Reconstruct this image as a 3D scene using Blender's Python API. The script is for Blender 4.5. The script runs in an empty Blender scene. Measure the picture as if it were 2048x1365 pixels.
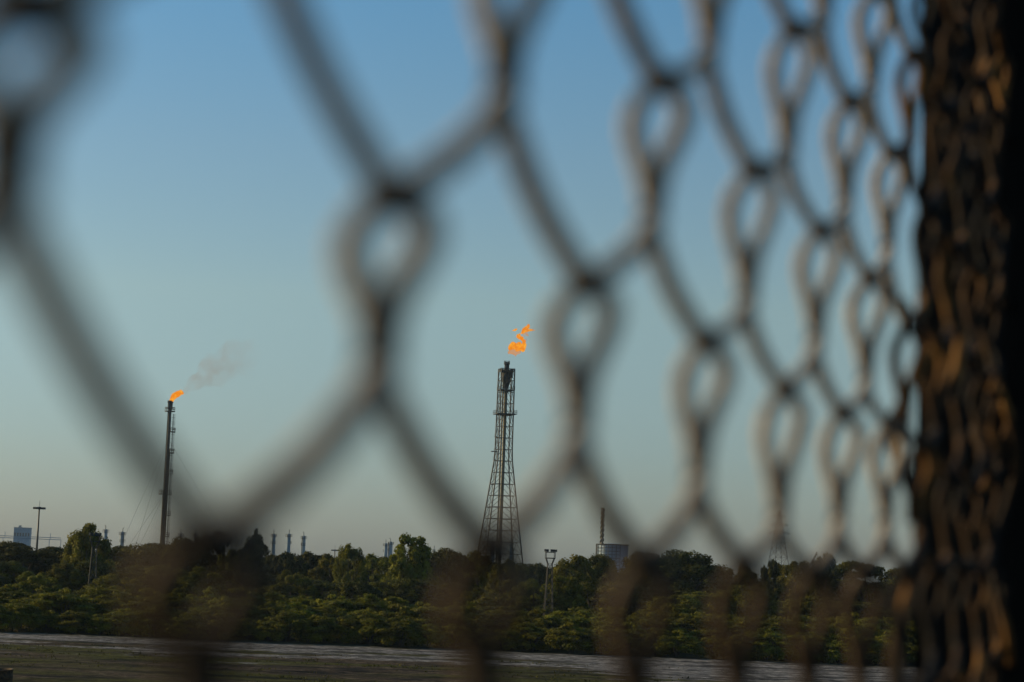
import bpy, math, random
import numpy as np
from mathutils import Vector, Matrix, noise

R = math.radians
SC = bpy.context.scene
COL = SC.collection

# ------------------------------------------------------------------ camera
CAM_H = 9.0
FOC = 70.0
FPX = FOC / 36 * 2048
PITCH, ROLL = 6.36, 2.2
cam_data = bpy.data.cameras.new('camera')
cam_data.sensor_width = 36; cam_data.lens = FOC
cam_data.clip_start = 0.02; cam_data.clip_end = 20000
cam_data.dof.use_dof = True
cam_data.dof.focus_distance = 500
cam_data.dof.aperture_fstop = 5.6
cam = bpy.data.objects.new('camera', cam_data); COL.objects.link(cam)
CAM_M = Matrix.Rotation(R(90 + PITCH), 3, 'X') @ Matrix.Rotation(R(ROLL), 3, 'Z')
cam.matrix_world = Matrix.Translation((0, 0, CAM_H)) @ CAM_M.to_4x4()
SC.camera = cam

# ------------------------------------------------------------------ light
SUN_EL, SUN_FWD = 20.0, 20.0
S = Vector((-math.cos(R(SUN_EL)) * math.cos(R(SUN_FWD)), math.cos(R(SUN_EL)) * math.sin(R(SUN_FWD)), math.sin(R(SUN_EL))))
sun_d = bpy.data.lights.new('sun', 'SUN'); sun_d.energy = 5.0; sun_d.angle = R(0.5); sun_d.color = (1.0, 0.78, 0.42)
sun = bpy.data.objects.new('sun', sun_d); COL.objects.link(sun)
sun.rotation_euler = S.to_track_quat('Z', 'Y').to_euler(); sun.location = (-50, 0, 60)
W = bpy.data.worlds.new('World'); SC.world = W; W.use_nodes = True
nt = W.node_tree; nt.nodes.clear()
wo = nt.nodes.new('ShaderNodeOutputWorld'); bg = nt.nodes.new('ShaderNodeBackground')
sky = nt.nodes.new('ShaderNodeTexSky'); sky.sky_type = 'NISHITA'; sky.sun_disc = False
sky.sun_elevation = R(SUN_EL); sky.sun_rotation = math.atan2(S.x, S.y) % (2 * math.pi)
sky.air_density = 1.0; sky.dust_density = 0.6; sky.ozone_density = 2.0; sky.altitude = 0
tcn = nt.nodes.new('ShaderNodeTexCoord'); sx = nt.nodes.new('ShaderNodeSeparateXYZ'); ramp = nt.nodes.new('ShaderNodeValToRGB')
mul = nt.nodes.new('ShaderNodeMixRGB'); mul.blend_type = 'MULTIPLY'; mul.inputs[0].default_value = 1
nt.links.new(tcn.outputs['Generated'], sx.inputs[0]); nt.links.new(sx.outputs['Z'], ramp.inputs[0])
nt.links.new(sky.outputs[0], mul.inputs[1]); nt.links.new(ramp.outputs[0], mul.inputs[2])
nt.links.new(mul.outputs[0], bg.inputs[0]); nt.links.new(bg.outputs[0], wo.inputs[0])
bg.inputs[1].default_value = 0.1
cr = ramp.color_ramp
SKY_TINT = [(0.0, (.47, .54, .71)), (0.057, (.63, .72, .81)), (0.13, (.89, .93, .84)), (0.20, (.83, .97, .95)), (0.30, (.62, 1.03, 1.15))]
cr.elements[0].position, cr.elements[0].color = SKY_TINT[0][0], (*SKY_TINT[0][1], 1)
cr.elements[1].position, cr.elements[1].color = SKY_TINT[-1][0], (*SKY_TINT[-1][1], 1)
for p_, c_ in SKY_TINT[1:-1]:
    e = cr.elements.new(p_); e.color = (*c_, 1)
SC.view_settings.view_transform = 'Standard'; SC.view_settings.look = 'None'
SC.view_settings.gamma = 1; SC.view_settings.exposure = 0.0
SC.cycles.volume_max_steps = 256
SC.cycles.max_bounces = 6; SC.cycles.volume_bounces = 1

# ------------------------------------------------------------------ helpers
def ray(px, py):
    return CAM_M @ Vector((px - 1024, 682.5 - py, -FPX))
def at(px, py, Y):
    """world point at distance Y along a sight line (full photo pixels)"""
    q = ray(px, py); return Vector((0, 0, CAM_H)) + q * (Y / q.y)
def xz(px, py, Y):
    p = at(px, py, Y); return p.x, p.z

class MB:
    def __init__(s): s.v = []; s.f = []; s.n = 0
    def add(s, v, f):
        s.v.append(np.asarray(v, float).reshape(-1, 3)); s.f.extend([tuple(i + s.n for i in q) for q in f]); s.n += len(s.v[-1])
    def box(s, c, d, rz=0.0):
        hx, hy, hz = d[0] / 2, d[1] / 2, d[2] / 2
        v = np.array([(x, y, z) for z in (-hz, hz) for x, y in ((-hx, -hy), (hx, -hy), (hx, hy), (-hx, hy))])
        ca, sa = math.cos(rz), math.sin(rz)
        v = np.stack([v[:, 0] * ca - v[:, 1] * sa, v[:, 0] * sa + v[:, 1] * ca, v[:, 2]], 1) + np.array(c)
        s.add(v, [(3, 2, 1, 0), (4, 5, 6, 7), (0, 1, 5, 4), (1, 2, 6, 5), (2, 3, 7, 6), (3, 0, 4, 7)])
    def tube(s, pts, rad, n=6, cap=True, closed=False):
        pts = [Vector(p) for p in pts]; m = len(pts)
        if not hasattr(rad, '__len__'): rad = [rad] * m
        ref = None; vs = []
        for i in range(m):
            a = pts[(i - 1) % m] if (closed or i > 0) else pts[0]
            b = pts[(i + 1) % m] if (closed or i < m - 1) else pts[-1]
            t = (b - a).normalized() if (b - a).length > 1e-9 else Vector((0, 0, 1))
            if ref is None:
                ref = t.orthogonal().normalized()
            ref = (ref - t * ref.dot(t))
            ref = ref.normalized() if ref.length > 1e-6 else t.orthogonal().normalized()
            bn = t.cross(ref)
            for k in range(n):
                q = 2 * math.pi * k / n
                vs.append(pts[i] + (ref * math.cos(q) + bn * math.sin(q)) * rad[i])
        fs = []
        for i in range(m if closed else m - 1):
            j = (i + 1) % m
            for k in range(n):
                l = (k + 1) % n
                fs.append((i * n + k, i * n + l, j * n + l, j * n + k))
        if cap and not closed:
            fs.append(tuple(range(n - 1, -1, -1))); fs.append(tuple((m - 1) * n + k for k in range(n)))
        s.add([tuple(v) for v in vs], fs)
    def lathe(s, prof, n=20, c=(0, 0, 0)):
        """prof: (r, z) from bottom up"""
        vs = [(c[0] + r * math.cos(2 * math.pi * k / n), c[1] + r * math.sin(2 * math.pi * k / n), c[2] + z) for r, z in prof for k in range(n)]
        fs = [(i * n + k, i * n + (k + 1) % n, (i + 1) * n + (k + 1) % n, (i + 1) * n + k) for i in range(len(prof) - 1) for k in range(n)]
        s.add(vs, fs)
    def build(s, name, mat, parent=None, smooth=False, loc=None):
        me = bpy.data.meshes.new(name)
        v = np.concatenate(s.v) if s.v else np.zeros((0, 3))
        me.from_pydata(v.tolist(), [], s.f); me.update()
        if smooth: me.polygons.foreach_set('use_smooth', [True] * len(me.polygons))
        o = bpy.data.objects.new(name, me); COL.objects.link(o); me.materials.append(mat)
        if parent: o.parent = parent
        if loc is not None: o.location = loc
        return o

def outward(o):
    import bmesh
    bm = bmesh.new(); bm.from_mesh(o.data); bmesh.ops.recalc_face_normals(bm, faces=bm.faces); bm.to_mesh(o.data); bm.free()
def tag(o, label=None, cat=None, group=None, kind=None):
    if label: o['label'] = label
    if cat: o['category'] = cat
    if group: o['group'] = group
    if kind: o['kind'] = kind
    return o
def thing(name, label, cat, loc=(0, 0, 0), rz=0, group=None):
    o = bpy.data.objects.new(name, None); COL.objects.link(o); o.location = loc; o.rotation_euler = (0, 0, rz)
    o.empty_display_size = .1
    return tag(o, label, cat, group, 'thing')
def dup(root, loc, rz=0, sc=None, label=None, group=None):
    r = root.copy(); COL.objects.link(r); r.location = loc; r.rotation_euler = (0, 0, rz)
    if sc is not None: r.scale = sc
    if label: r['label'] = label
    if group: r['group'] = group
    for ch in list(root.children):
        c = ch.copy(); COL.objects.link(c); c.parent = r
        for g in list(ch.children):
            d = g.copy(); COL.objects.link(d); d.parent = c
    return r

def material(name, cols, scale=1.0, rough=0.7, metal=0.0, bump=0.0, detail=4, spec=0.3, stretch=(1, 1, 1), rand=0.0, transl=0.0, coord='Object'):
    m = bpy.data.materials.new(name); m.use_nodes = True; n = m.node_tree; L = n.links
    b = n.nodes['Principled BSDF']; b.inputs['Roughness'].default_value = rough; b.inputs['Metallic'].default_value = metal
    b.inputs['Specular IOR Level'].default_value = spec
    tc = n.nodes.new('ShaderNodeTexCoord'); mp = n.nodes.new('ShaderNodeMapping'); mp.inputs['Scale'].default_value = stretch
    nz = n.nodes.new('ShaderNodeTexNoise'); nz.inputs['Scale'].default_value = scale; nz.inputs['Detail'].default_value = detail
    L.new(tc.outputs[coord], mp.inputs[0]); L.new(mp.outputs[0], nz.inputs['Vector'])
    rp = n.nodes.new('ShaderNodeValToRGB'); e = rp.color_ramp
    e.elements[0].position = .32; e.elements[1].position = .68
    e.elements[0].color = (*cols[0], 1); e.elements[1].color = (*cols[-1], 1)
    for i, c in enumerate(cols[1:-1]):
        x = e.elements.new(.32 + .36 * (i + 1) / (len(cols) - 1)); x.color = (*c, 1)
    L.new(nz.outputs['Fac'], rp.inputs[0]); out = rp.outputs[0]
    if rand:
        oi = n.nodes.new('ShaderNodeObjectInfo'); hv = n.nodes.new('ShaderNodeHueSaturation')
        mr = n.nodes.new('ShaderNodeMapRange'); mr.inputs['To Min'].default_value = 1 - rand; mr.inputs['To Max'].default_value = 1 + rand
        mh = n.nodes.new('ShaderNodeMapRange'); mh.inputs['To Min'].default_value = .5 - rand * .06; mh.inputs['To Max'].default_value = .5 + rand * .06
        L.new(oi.outputs['Random'], mr.inputs[0]); L.new(oi.outputs['Random'], mh.inputs[0])
        L.new(mr.outputs[0], hv.inputs['Value']); L.new(mh.outputs[0], hv.inputs['Hue']); L.new(out, hv.inputs['Color']); out = hv.outputs[0]
    L.new(out, b.inputs['Base Color'])
    if bump:
        bp = n.nodes.new('ShaderNodeBump'); bp.inputs['Strength'].default_value = bump; bp.inputs['Distance'].default_value = .02
        L.new(nz.outputs['Fac'], bp.inputs['Height']); L.new(bp.outputs[0], b.inputs['Normal'])
    if transl:
        tr = n.nodes.new('ShaderNodeBsdfTranslucent'); mx = n.nodes.new('ShaderNodeMixShader'); mx.inputs[0].default_value = transl
        L.new(out, tr.inputs[0]); L.new(b.outputs[0], mx.inputs[1]); L.new(tr.outputs[0], mx.inputs[2])
        L.new(mx.outputs[0], n.nodes['Material Output'].inputs[0])
    return m

M = dict(
    rust=material('rusty_iron', [(.050, .028, .012), (.095, .056, .026), (.16, .10, .052)], 120, .75, bump=.5, spec=.3),
    shaded_mesh=material('shade_painted_iron', [(.003, .002, .0015), (.005, .003, .002), (.045, .020, .005), (.19, .085, .018)], 16, .8, bump=.4, spec=.2, stretch=(1, 1, .5)),  # rusty mesh by the column, its shade and sunlit flecks painted into the colour
    knot_shade=material('knot_shade_wire', [(.006, .004, .003), (.016, .010, .006)], 120, .8, bump=.5, spec=.2),  # collar colour, dark in place of shade at the knots
    drum=material('drum_rust', [(.012, .008, .005), (.045, .022, .008), (.085, .045, .014)], 6, .75, bump=.5, spec=.3),
    black=material('black_painted_steel', [(.003, .0025, .002), (.006, .005, .004)], 30, .8, spec=.1),
    steel=material('weathered_steel', [(.018, .016, .014), (.042, .034, .026)], .6, .6, spec=.4),
    pipe=material('painted_pipe', [(.10, .075, .035), (.16, .12, .055)], .4, .55, spec=.4),
    soot=material('sooty_metal', [(.012, .012, .014), (.03, .028, .028)], .8, .8),
    galv=material('galvanised_steel', [(.034, .030, .028), (.07, .06, .052)], 1, .5, .2),
    chim=material('pale_chimney_paint', [(.10, .15, .20), (.16, .22, .27)], .25, .6, stretch=(1, 1, .2)),
    clad=material('tank_cladding', [(.10, .17, .26), (.16, .24, .33)], .2, .6),
    conc=material('grey_concrete', [(.22, .21, .20), (.34, .32, .30)], .3, .8),
    bark=material('tree_bark', [(.035, .028, .02), (.08, .06, .042)], 3, .9, stretch=(1, 1, .3)),
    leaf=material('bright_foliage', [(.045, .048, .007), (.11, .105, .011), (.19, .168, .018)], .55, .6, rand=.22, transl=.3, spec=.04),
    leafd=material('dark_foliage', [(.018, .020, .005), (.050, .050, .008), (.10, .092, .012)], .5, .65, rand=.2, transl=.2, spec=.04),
    leafs=material('feathery_foliage', [(.045, .048, .006), (.115, .112, .011), (.21, .188, .017)], .7, .6, rand=.2, transl=.3, spec=.04),
    lamp=material('lamp_housing', [(.02, .02, .022), (.05, .05, .05)], 2, .5),
)

# ------------------------------------------------------------------ ground
def ground_material():
    m = bpy.data.materials.new('drying_mud'); m.use_nodes = True; n = m.node_tree; L = n.links
    b = n.nodes['Principled BSDF']; b.inputs['Roughness'].default_value = .9; b.inputs['Specular IOR Level'].default_value = .03
    tc = n.nodes.new('ShaderNodeTexCoord')
    def nz(scale, detail=5, st=(1, 1, 1), rough=.55):
        mp = n.nodes.new('ShaderNodeMapping'); mp.inputs['Scale'].default_value = st
        t = n.nodes.new('ShaderNodeTexNoise'); t.inputs['Scale'].default_value = scale; t.inputs['Detail'].default_value = detail; t.inputs['Roughness'].default_value = rough
        L.new(tc.outputs['Object'], mp.inputs[0]); L.new(mp.outputs[0], t.inputs['Vector']); return t.outputs['Fac']
    def rampc(f, stops):
        r = n.nodes.new('ShaderNodeValToRGB'); e = r.color_ramp
        e.elements[0].position, e.elements[1].position = stops[0][0], stops[-1][0]
        e.elements[0].color = (*stops[0][1], 1); e.elements[1].color = (*stops[-1][1], 1)
        for p, c in stops[1:-1]:
            x = e.elements.new(p); x.color = (*c, 1)
        L.new(f, r.inputs[0]); return r.outputs[0]
    def mix(f, a, c, mode='MIX'):
        x = n.nodes.new('ShaderNodeMixRGB'); x.blend_type = mode
        if isinstance(f, float): x.inputs[0].default_value = f
        else: L.new(f, x.inputs[0])
        for i, q in ((1, a), (2, c)):
            if isinstance(q, tuple): x.inputs[i].default_value = (*q, 1)
            else: L.new(q, x.inputs[i])
        return x.outputs[0]
    def math_(op, a, c):
        x = n.nodes.new('ShaderNodeMath'); x.operation = op
        for i, q in enumerate((a, c)):
            if isinstance(q, (int, float)): x.inputs[i].default_value = q
            else: L.new(q, x.inputs[i])
        return x.outputs[0]
    sep = n.nodes.new('ShaderNodeSeparateXYZ'); L.new(tc.outputs['Object'], sep.inputs[0])
    silt = rampc(nz(1.1, 8, (.8, 1, 1), .8), [(.36, (.022, .02, .019)), (.48, (.11, .104, .103)), (.62, (.29, .272, .27))])
    wet = rampc(nz(1.3, 8, (.8, 1, 1), .8), [(.36, (.010, .007, .004)), (.5, (.045, .032, .02)), (.64, (.12, .09, .065))])
    grass = rampc(nz(1.9, 8, (1, 1, 1), .8), [(.36, (.008, .009, .002)), (.64, (.075, .072, .012))])
    # the damp, mossy part of the bed lies toward the left bank and nearer the wall
    a = math_('MULTIPLY', math_('ADD', sep.outputs['Y'], -177), -.040)
    bx = math_('MULTIPLY', math_('MAXIMUM', math_('ADD', sep.outputs['X'], -2), -4), -.055)
    ba = math_('ADD', a, bx)
    w1 = math_('ADD', math_('MULTIPLY', math_('ADD', nz(.13, 8, (.45, 1, 1), .7), -.5), 6), ba)
    damp = rampc(math_('ADD', w1, .5), [(.35, (0, 0, 0)), (.62, (1, 1, 1))])
    gm = rampc(nz(.11, 6, (.4, 1, 1)), [(.42, (0, 0, 0)), (.56, (1, 1, 1))])
    c = mix(damp, silt, mix(gm, wet, grass))
    lines = rampc(nz(.34, 8, (.35, 1, 1), .72), [(.40, (.12, .12, .12)), (.50, (1, 1, 1))])
    c = mix(.9, c, lines, 'MULTIPLY')
    c = mix(.75, c, rampc(nz(.42, 6, (.05, 1, 1), .6), [(.40, (.15, .15, .15)), (.47, (1, 1, 1))]), 'MULTIPLY')
    far = rampc(math_('MULTIPLY', sep.outputs['Y'], .001), [(.202, (0, 0, 0)), (.207, (1, 1, 1))])
    c = mix(far, c, (.045, .042, .02))
    L.new(c, b.inputs['Base Color'])
    bp = n.nodes.new('ShaderNodeBump'); bp.inputs['Strength'].default_value = .7; bp.inputs['Distance'].default_value = .12
    L.new(nz(1.2, 8, (.6, 1, 1), .7), bp.inputs['Height']); L.new(bp.outputs[0], b.inputs['Normal'])
    return m
g = MB()
xs = np.concatenate([np.linspace(-2900, -200, 8), np.linspace(-150, -52, 12), np.linspace(-50, 62, 340), np.linspace(66, 150, 10), np.linspace(200, 2900, 8)])
ys = np.concatenate([np.linspace(-900, 60, 6), np.linspace(90, 120, 8), np.linspace(123, 211, 190), np.linspace(214, 240, 6), np.linspace(280, 3100, 9)])
gv = []
for y in ys:
    for x in xs:
        z = 0
        if 90 < y < 210 and abs(x) <= 150:
            z = .10 * noise.noise(Vector((x * .05, y * .14, 0))) + .07 * noise.noise(Vector((x * .25, y * .5, 3))) + .06 * noise.noise(Vector((x * .9, y * .9, 7)))
        elif y >= 210: z = .5
        gv.append((x, y, z))
nx = len(xs)
g.add(gv, [(j * nx + i, j * nx + i + 1, (j + 1) * nx + i + 1, (j + 1) * nx + i) for j in range(len(ys) - 1) for i in range(nx - 1)])
tag(g.build('ground', ground_material(), smooth=True), kind='structure')
e = MB()
pr = [(-60, -.5), (-60, 7.4), (4, 7.4), (6, 6.6), (16, -.5)]
nn = len(pr)
e.add([(x, y, z) for x in (-300, 300) for y, z in pr], [tuple(range(nn)), tuple(range(2 * nn - 1, nn - 1, -1))] + [(i, i + nn, (i + 1) % nn + nn, (i + 1) % nn) for i in range(nn)])
tag(e.build('embankment', material('dry_earth', [(.05, .04, .028), (.11, .09, .06)], .7, .9)), kind='structure')

# ------------------------------------------------------------------ fence in front of the lens
v_ = ray(2407, 1179); FD = Vector((v_.x, v_.y, 0)).normalized(); FN = Vector((FD.y, -FD.x, 0))
PD = 0.189                       # metres from the lens to the plane of the mesh
def fp(t, v, nn_=0.0):
    return Vector((0, 0, CAM_H)) + (FN * (nn_ - 1) + FD * t + Vector((0, 0, v))) * PD
rng = random.Random(4)
DT, DV, V0, T0 = .4335, .465, .470, 1.498
RB = .0240 * PD
fence = thing('ornamental_fence', 'rusty fence of looped wire mesh right in front of the lens', 'fence', (0, 0, 0))
fm = MB(); fm2 = MB(); kb = MB(); kb2 = MB()
T_END = 10.9
def AC(t): return .168 + .052 * max(0, min(t, 4.5) - 1.5)
def knot(i, j):
    """A-knot of column i, row j: position with a little hand-made unevenness"""
    r_ = random.Random(i * 977 + j * 131)
    t = T0 + i * DT; far = 1 if t < 6.7 else 5
    t += r_.uniform(-.014, .014) * min(far, 3); v = V0 + j * DV + r_.uniform(-.012, .012) * far
    return t, v, r_
V_LO, V_HI = -7.6, 5.2
ilo, ihi = int((-3.2 - T0) / DT), int((T_END - T0) / DT)
for i in range(ilo, ihi + 1):
    for j in range(int((V_LO - V0) / DV), int((V_HI - V0) / DV) + 1):
        if (i + j) % 2: continue
        t, v, r_ = knot(i, j)
        L_ = AC(t) * r_.uniform(.95, 1.05); B_ = L_ - .050
        sk = .022 * L_ / .2
        for s in (-1, 1):
            pts = []
            # ring: from knot A out round to B, then the twisted joint down to C
            wf = 1.0 if t < 6.9 else r_.uniform(.5, 1.1); wn, wu = .043 * wf * r_.uniform(.88, 1.12), .030 * r_.uniform(.7, 1.2)
            prof = ((0, .05), (.08, .46), (.17, .86), (.28, 1.0), (.42, .88), (.6, .56), (.8, .26), (1, .15)) if s > 0 else ((0, .05), (.12, .36), (.24, .78), (.38, 1.0), (.52, .95), (.68, .68), (.84, .35), (1, .15))
            for q, w in prof:
                pts.append(fp(t - sk * q + s * wu * w, v + .012 - (B_ + .012) * q, s * wn * w))
            for q in (.25, .5, .75, 1):
                ph = math.pi * q
                pts.append(fp(t - sk + s * .007 * math.sin(ph), v - B_ - .050 * q, s * .006 * math.cos(ph)))
            # diagonal from C to the knot of the neighbouring column
            t2, v2, _ = knot(i + s, j - 1)
            v2 += .010
            if -3.3 < t2 < T_END + .3 and v2 > V_LO - .2:
                tc_, vc_ = t - sk, v - L_
                for q in (.08, .2, .35, .5, .65, .8, .92, 1.03):
                    sag = .008 * math.sin(math.pi * q)
                    pts.append(fp(tc_ + (t2 - tc_) * q, vc_ + (v2 - vc_) * q - sag, -s * .014 * math.sin(math.pi * min(1, q)) - s * .006))
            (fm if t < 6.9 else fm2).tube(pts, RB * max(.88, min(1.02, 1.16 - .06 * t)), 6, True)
        # dark collars added round knot and joint; their colour stands for shade
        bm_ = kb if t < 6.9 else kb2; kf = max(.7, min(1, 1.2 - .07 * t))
        bm_.tube([fp(t, v + .004 + .050 * (.5 - q / 4)) for q in range(5)], [PD * .0345 * max(1, min(1.2, 1.35 - .08 * t)) * f for f in (.62, .95, 1.0, .95, .62)], 8)
        jl = L_ - B_ + .030
        bm_.tube([fp(t - sk, v - B_ + .016 - jl * q) for q in (0, .12, .25, .4, .6, .75, .88, 1)], [PD * .0275 * max(1, min(1.25, 1.4 - .1 * t)) * f for f in (.75, 1.0, 1.0, .9, .9, 1.0, 1.05, .8)], 8)
# loose, tangled ends of wire where the mesh is bunched against the column
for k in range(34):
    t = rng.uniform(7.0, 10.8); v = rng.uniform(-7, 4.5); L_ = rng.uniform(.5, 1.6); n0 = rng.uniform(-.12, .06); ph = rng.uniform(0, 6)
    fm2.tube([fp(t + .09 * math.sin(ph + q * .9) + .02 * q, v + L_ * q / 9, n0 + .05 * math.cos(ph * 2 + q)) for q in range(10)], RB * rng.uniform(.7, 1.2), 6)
def two_tone(a, b, ma, mb_, label=None):
    k = len(a.f); a.add(np.concatenate(b.v), b.f); o = a.build('wire_mesh', ma, fence, smooth=True); o.data.materials.append(mb_)
    o.data.polygons.foreach_set('material_index', [0] * k + [1] * (len(a.f) - k)); o['label'] = label
def lit_tone_wire():
    # rusty wire: lit tone painted in above eye level, dim tone below
    m = material('lit_tone_wire', [(.22, .158, .107), (.35, .265, .19), (.43, .35, .27)], 120, .75, bump=.5, spec=.25); n = m.node_tree; L = n.links
    b = n.nodes['Principled BSDF']; old = b.inputs['Base Color'].links[0].from_socket
    tc = n.nodes.new('ShaderNodeTexCoord'); sp = n.nodes.new('ShaderNodeSeparateXYZ'); nz = n.nodes.new('ShaderNodeTexNoise'); nz.inputs['Scale'].default_value = 30
    ad = n.nodes.new('ShaderNodeMath'); ad.operation = 'MULTIPLY_ADD'; ad.inputs[1].default_value = .05
    mr = n.nodes.new('ShaderNodeMapRange'); mr.inputs['From Min'].default_value = CAM_H - .005 + .025; mr.inputs['From Max'].default_value = CAM_H + .03 + .025
    mx = n.nodes.new('ShaderNodeMixRGB'); mx.inputs[1].default_value = (.046, .021, .006, 1)
    L.new(tc.outputs['Object'], sp.inputs[0]); L.new(tc.outputs['Object'], nz.inputs['Vector']); L.new(nz.outputs['Fac'], ad.inputs[0]); L.new(sp.outputs['Z'], ad.inputs[2])
    L.new(ad.outputs[0], mr.inputs['Value']); L.new(mr.outputs[0], mx.inputs[0]); L.new(old, mx.inputs[2]); L.new(mx.outputs[0], b.inputs['Base Color'])
    return m
two_tone(fm, kb, lit_tone_wire(), M['knot_shade'], 'brown rusty mesh with dark collars added as shade at the knots')
two_tone(fm2, kb2, M['shaded_mesh'], M['knot_shade'], 'darker stretch of mesh bunched beside the black column')
def rail(z):
    b = MB(); a, c = fp(-3.4, z), fp(T_END + .05, z)
    b.tube([a, c], .012, 8); return b
rail(V_HI + .25).build('rail', M['rust'], fence); rail(V_LO - .1).build('rail', M['rust'], fence)
pb = MB(); q = fp(T_END + .12, 0); pb.box((q.x, q.y, 9.1), (.03, .03, 3.4), -math.atan2(FD.x, FD.y)); pb.build('post', M['black'], fence)
pb = MB(); q = fp(-3.5, 0); pb.box((q.x, q.y, 9.1), (.03, .03, 3.4), -math.atan2(FD.x, FD.y)); pb.build('post', M['black'], fence)

# the black column at the right edge, set square with the mesh
az = math.atan2(FD.x, FD.y)
cor = at(1840, 682, 2.14); cor.z = 0
pil = thing('steel_column', 'black steel column the mesh runs into at the right edge', 'column', (0, 0, 0))
side = Vector((FD.y, -FD.x, 0)); wdt = .30; dep = .22
cc = Vector((cor.x, cor.y, 0)) + side * wdt / 2 + FD * dep / 2
b = MB()
b.box((cc.x, cc.y, 9.6), (wdt, .016, 4.4), -az)
o1 = cc - FD * dep / 2; o2 = cc + FD * dep / 2
b = MB(); b.box((o1.x, o1.y, 9.6), (wdt, .018, 4.4), -az); b.build('flange', M['black'], pil)
b = MB(); b.box((o2.x, o2.y, 9.6), (wdt, .018, 4.4), -az); b.build('flange', M['black'], pil)
b = MB(); b.box((cc.x, cc.y, 9.6), (.014, dep - .022, 4.4), -az); b.build('web', M['black'], pil)
b = MB(); b.box((cc.x, cc.y, 7.409), (wdt + .12, dep + .12, .03), -az); b.build('base_plate', M['black'], pil)

# ------------------------------------------------------------------ foliage
def leaf_mesh(name, clumps, leaf, mat, seed, droop=0.0, elong=1.0):
    """clumps: (centre, radii, count). Leaf sprays: small bent quads set through each clump, facing outward."""
    r = np.random.default_rng(seed); P = []; Nn = []; Sz = []
    for c, rad, k in clumps:
        d = r.normal(size=(k, 3)); d /= np.linalg.norm(d, axis=1)[:, None]
        rr = r.uniform(.35, 1.0, (k, 1)) ** .55 * (1 + .22 * r.normal(size=(k, 1)) * .5)
        P.append(np.array(c) + d * rr * np.array(rad))
        nn_ = d / np.array(rad) * np.mean(rad) + r.normal(size=(k, 3)) * .55 + np.array([0, 0, .35])
        Nn.append(nn_); Sz.append(r.uniform(.6, 1.35, k) * leaf)
    P = np.concatenate(P); Nn = np.concatenate(Nn); Sz = np.concatenate(Sz); k = len(P)
    Nn /= np.linalg.norm(Nn, axis=1)[:, None]
    a = r.normal(size=(k, 3)); a[:, 2] -= droop; a -= Nn * (a * Nn).sum(1)[:, None]; a /= np.linalg.norm(a, axis=1)[:, None]
    bb = np.cross(Nn, a)
    la = a * (Sz * elong)[:, None]; lb = bb * (Sz * .62)[:, None]
    fold = Nn * (Sz * .18)[:, None]
    V = np.stack([P - la, P + lb - fold, P + la, P - lb - fold], 1).reshape(-1, 3)
    me = bpy.data.meshes.new(name); n = k
    me.vertices.add(4 * n); me.vertices.foreach_set('co', V.ravel())
    me.loops.add(4 * n); me.loops.foreach_set('vertex_index', np.arange(4 * n, dtype=np.int32))
    me.polygons.add(n); me.polygons.foreach_set('loop_start', np.arange(0, 4 * n, 4, dtype=np.int32)); me.polygons.foreach_set('loop_total', np.full(n, 4, np.int32))
    me.update(calc_edges=True); me.validate(); me.materials.append(mat)
    return me

def limbs(mb, base, targets, r0, seed, split=.45):
    rr = random.Random(seed); top = Vector(base) + Vector((rr.uniform(-.3, .3), rr.uniform(-.3, .3), split))
    mb.tube([base, Vector(base).lerp(top, .5) + Vector((rr.uniform(-.1, .1), 0, 0)), top], [r0, r0 * .8, r0 * .65], 7)
    for t in targets:
        t = Vector(t); m = top.lerp(t, .5) + Vector((rr.uniform(-.3, .3), rr.uniform(-.3, .3), rr.uniform(0, .4)))
        mb.tube([top - Vector((0, 0, .1)), m, t], [r0 * .5, r0 * .3, r0 * .1], 5)

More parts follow.
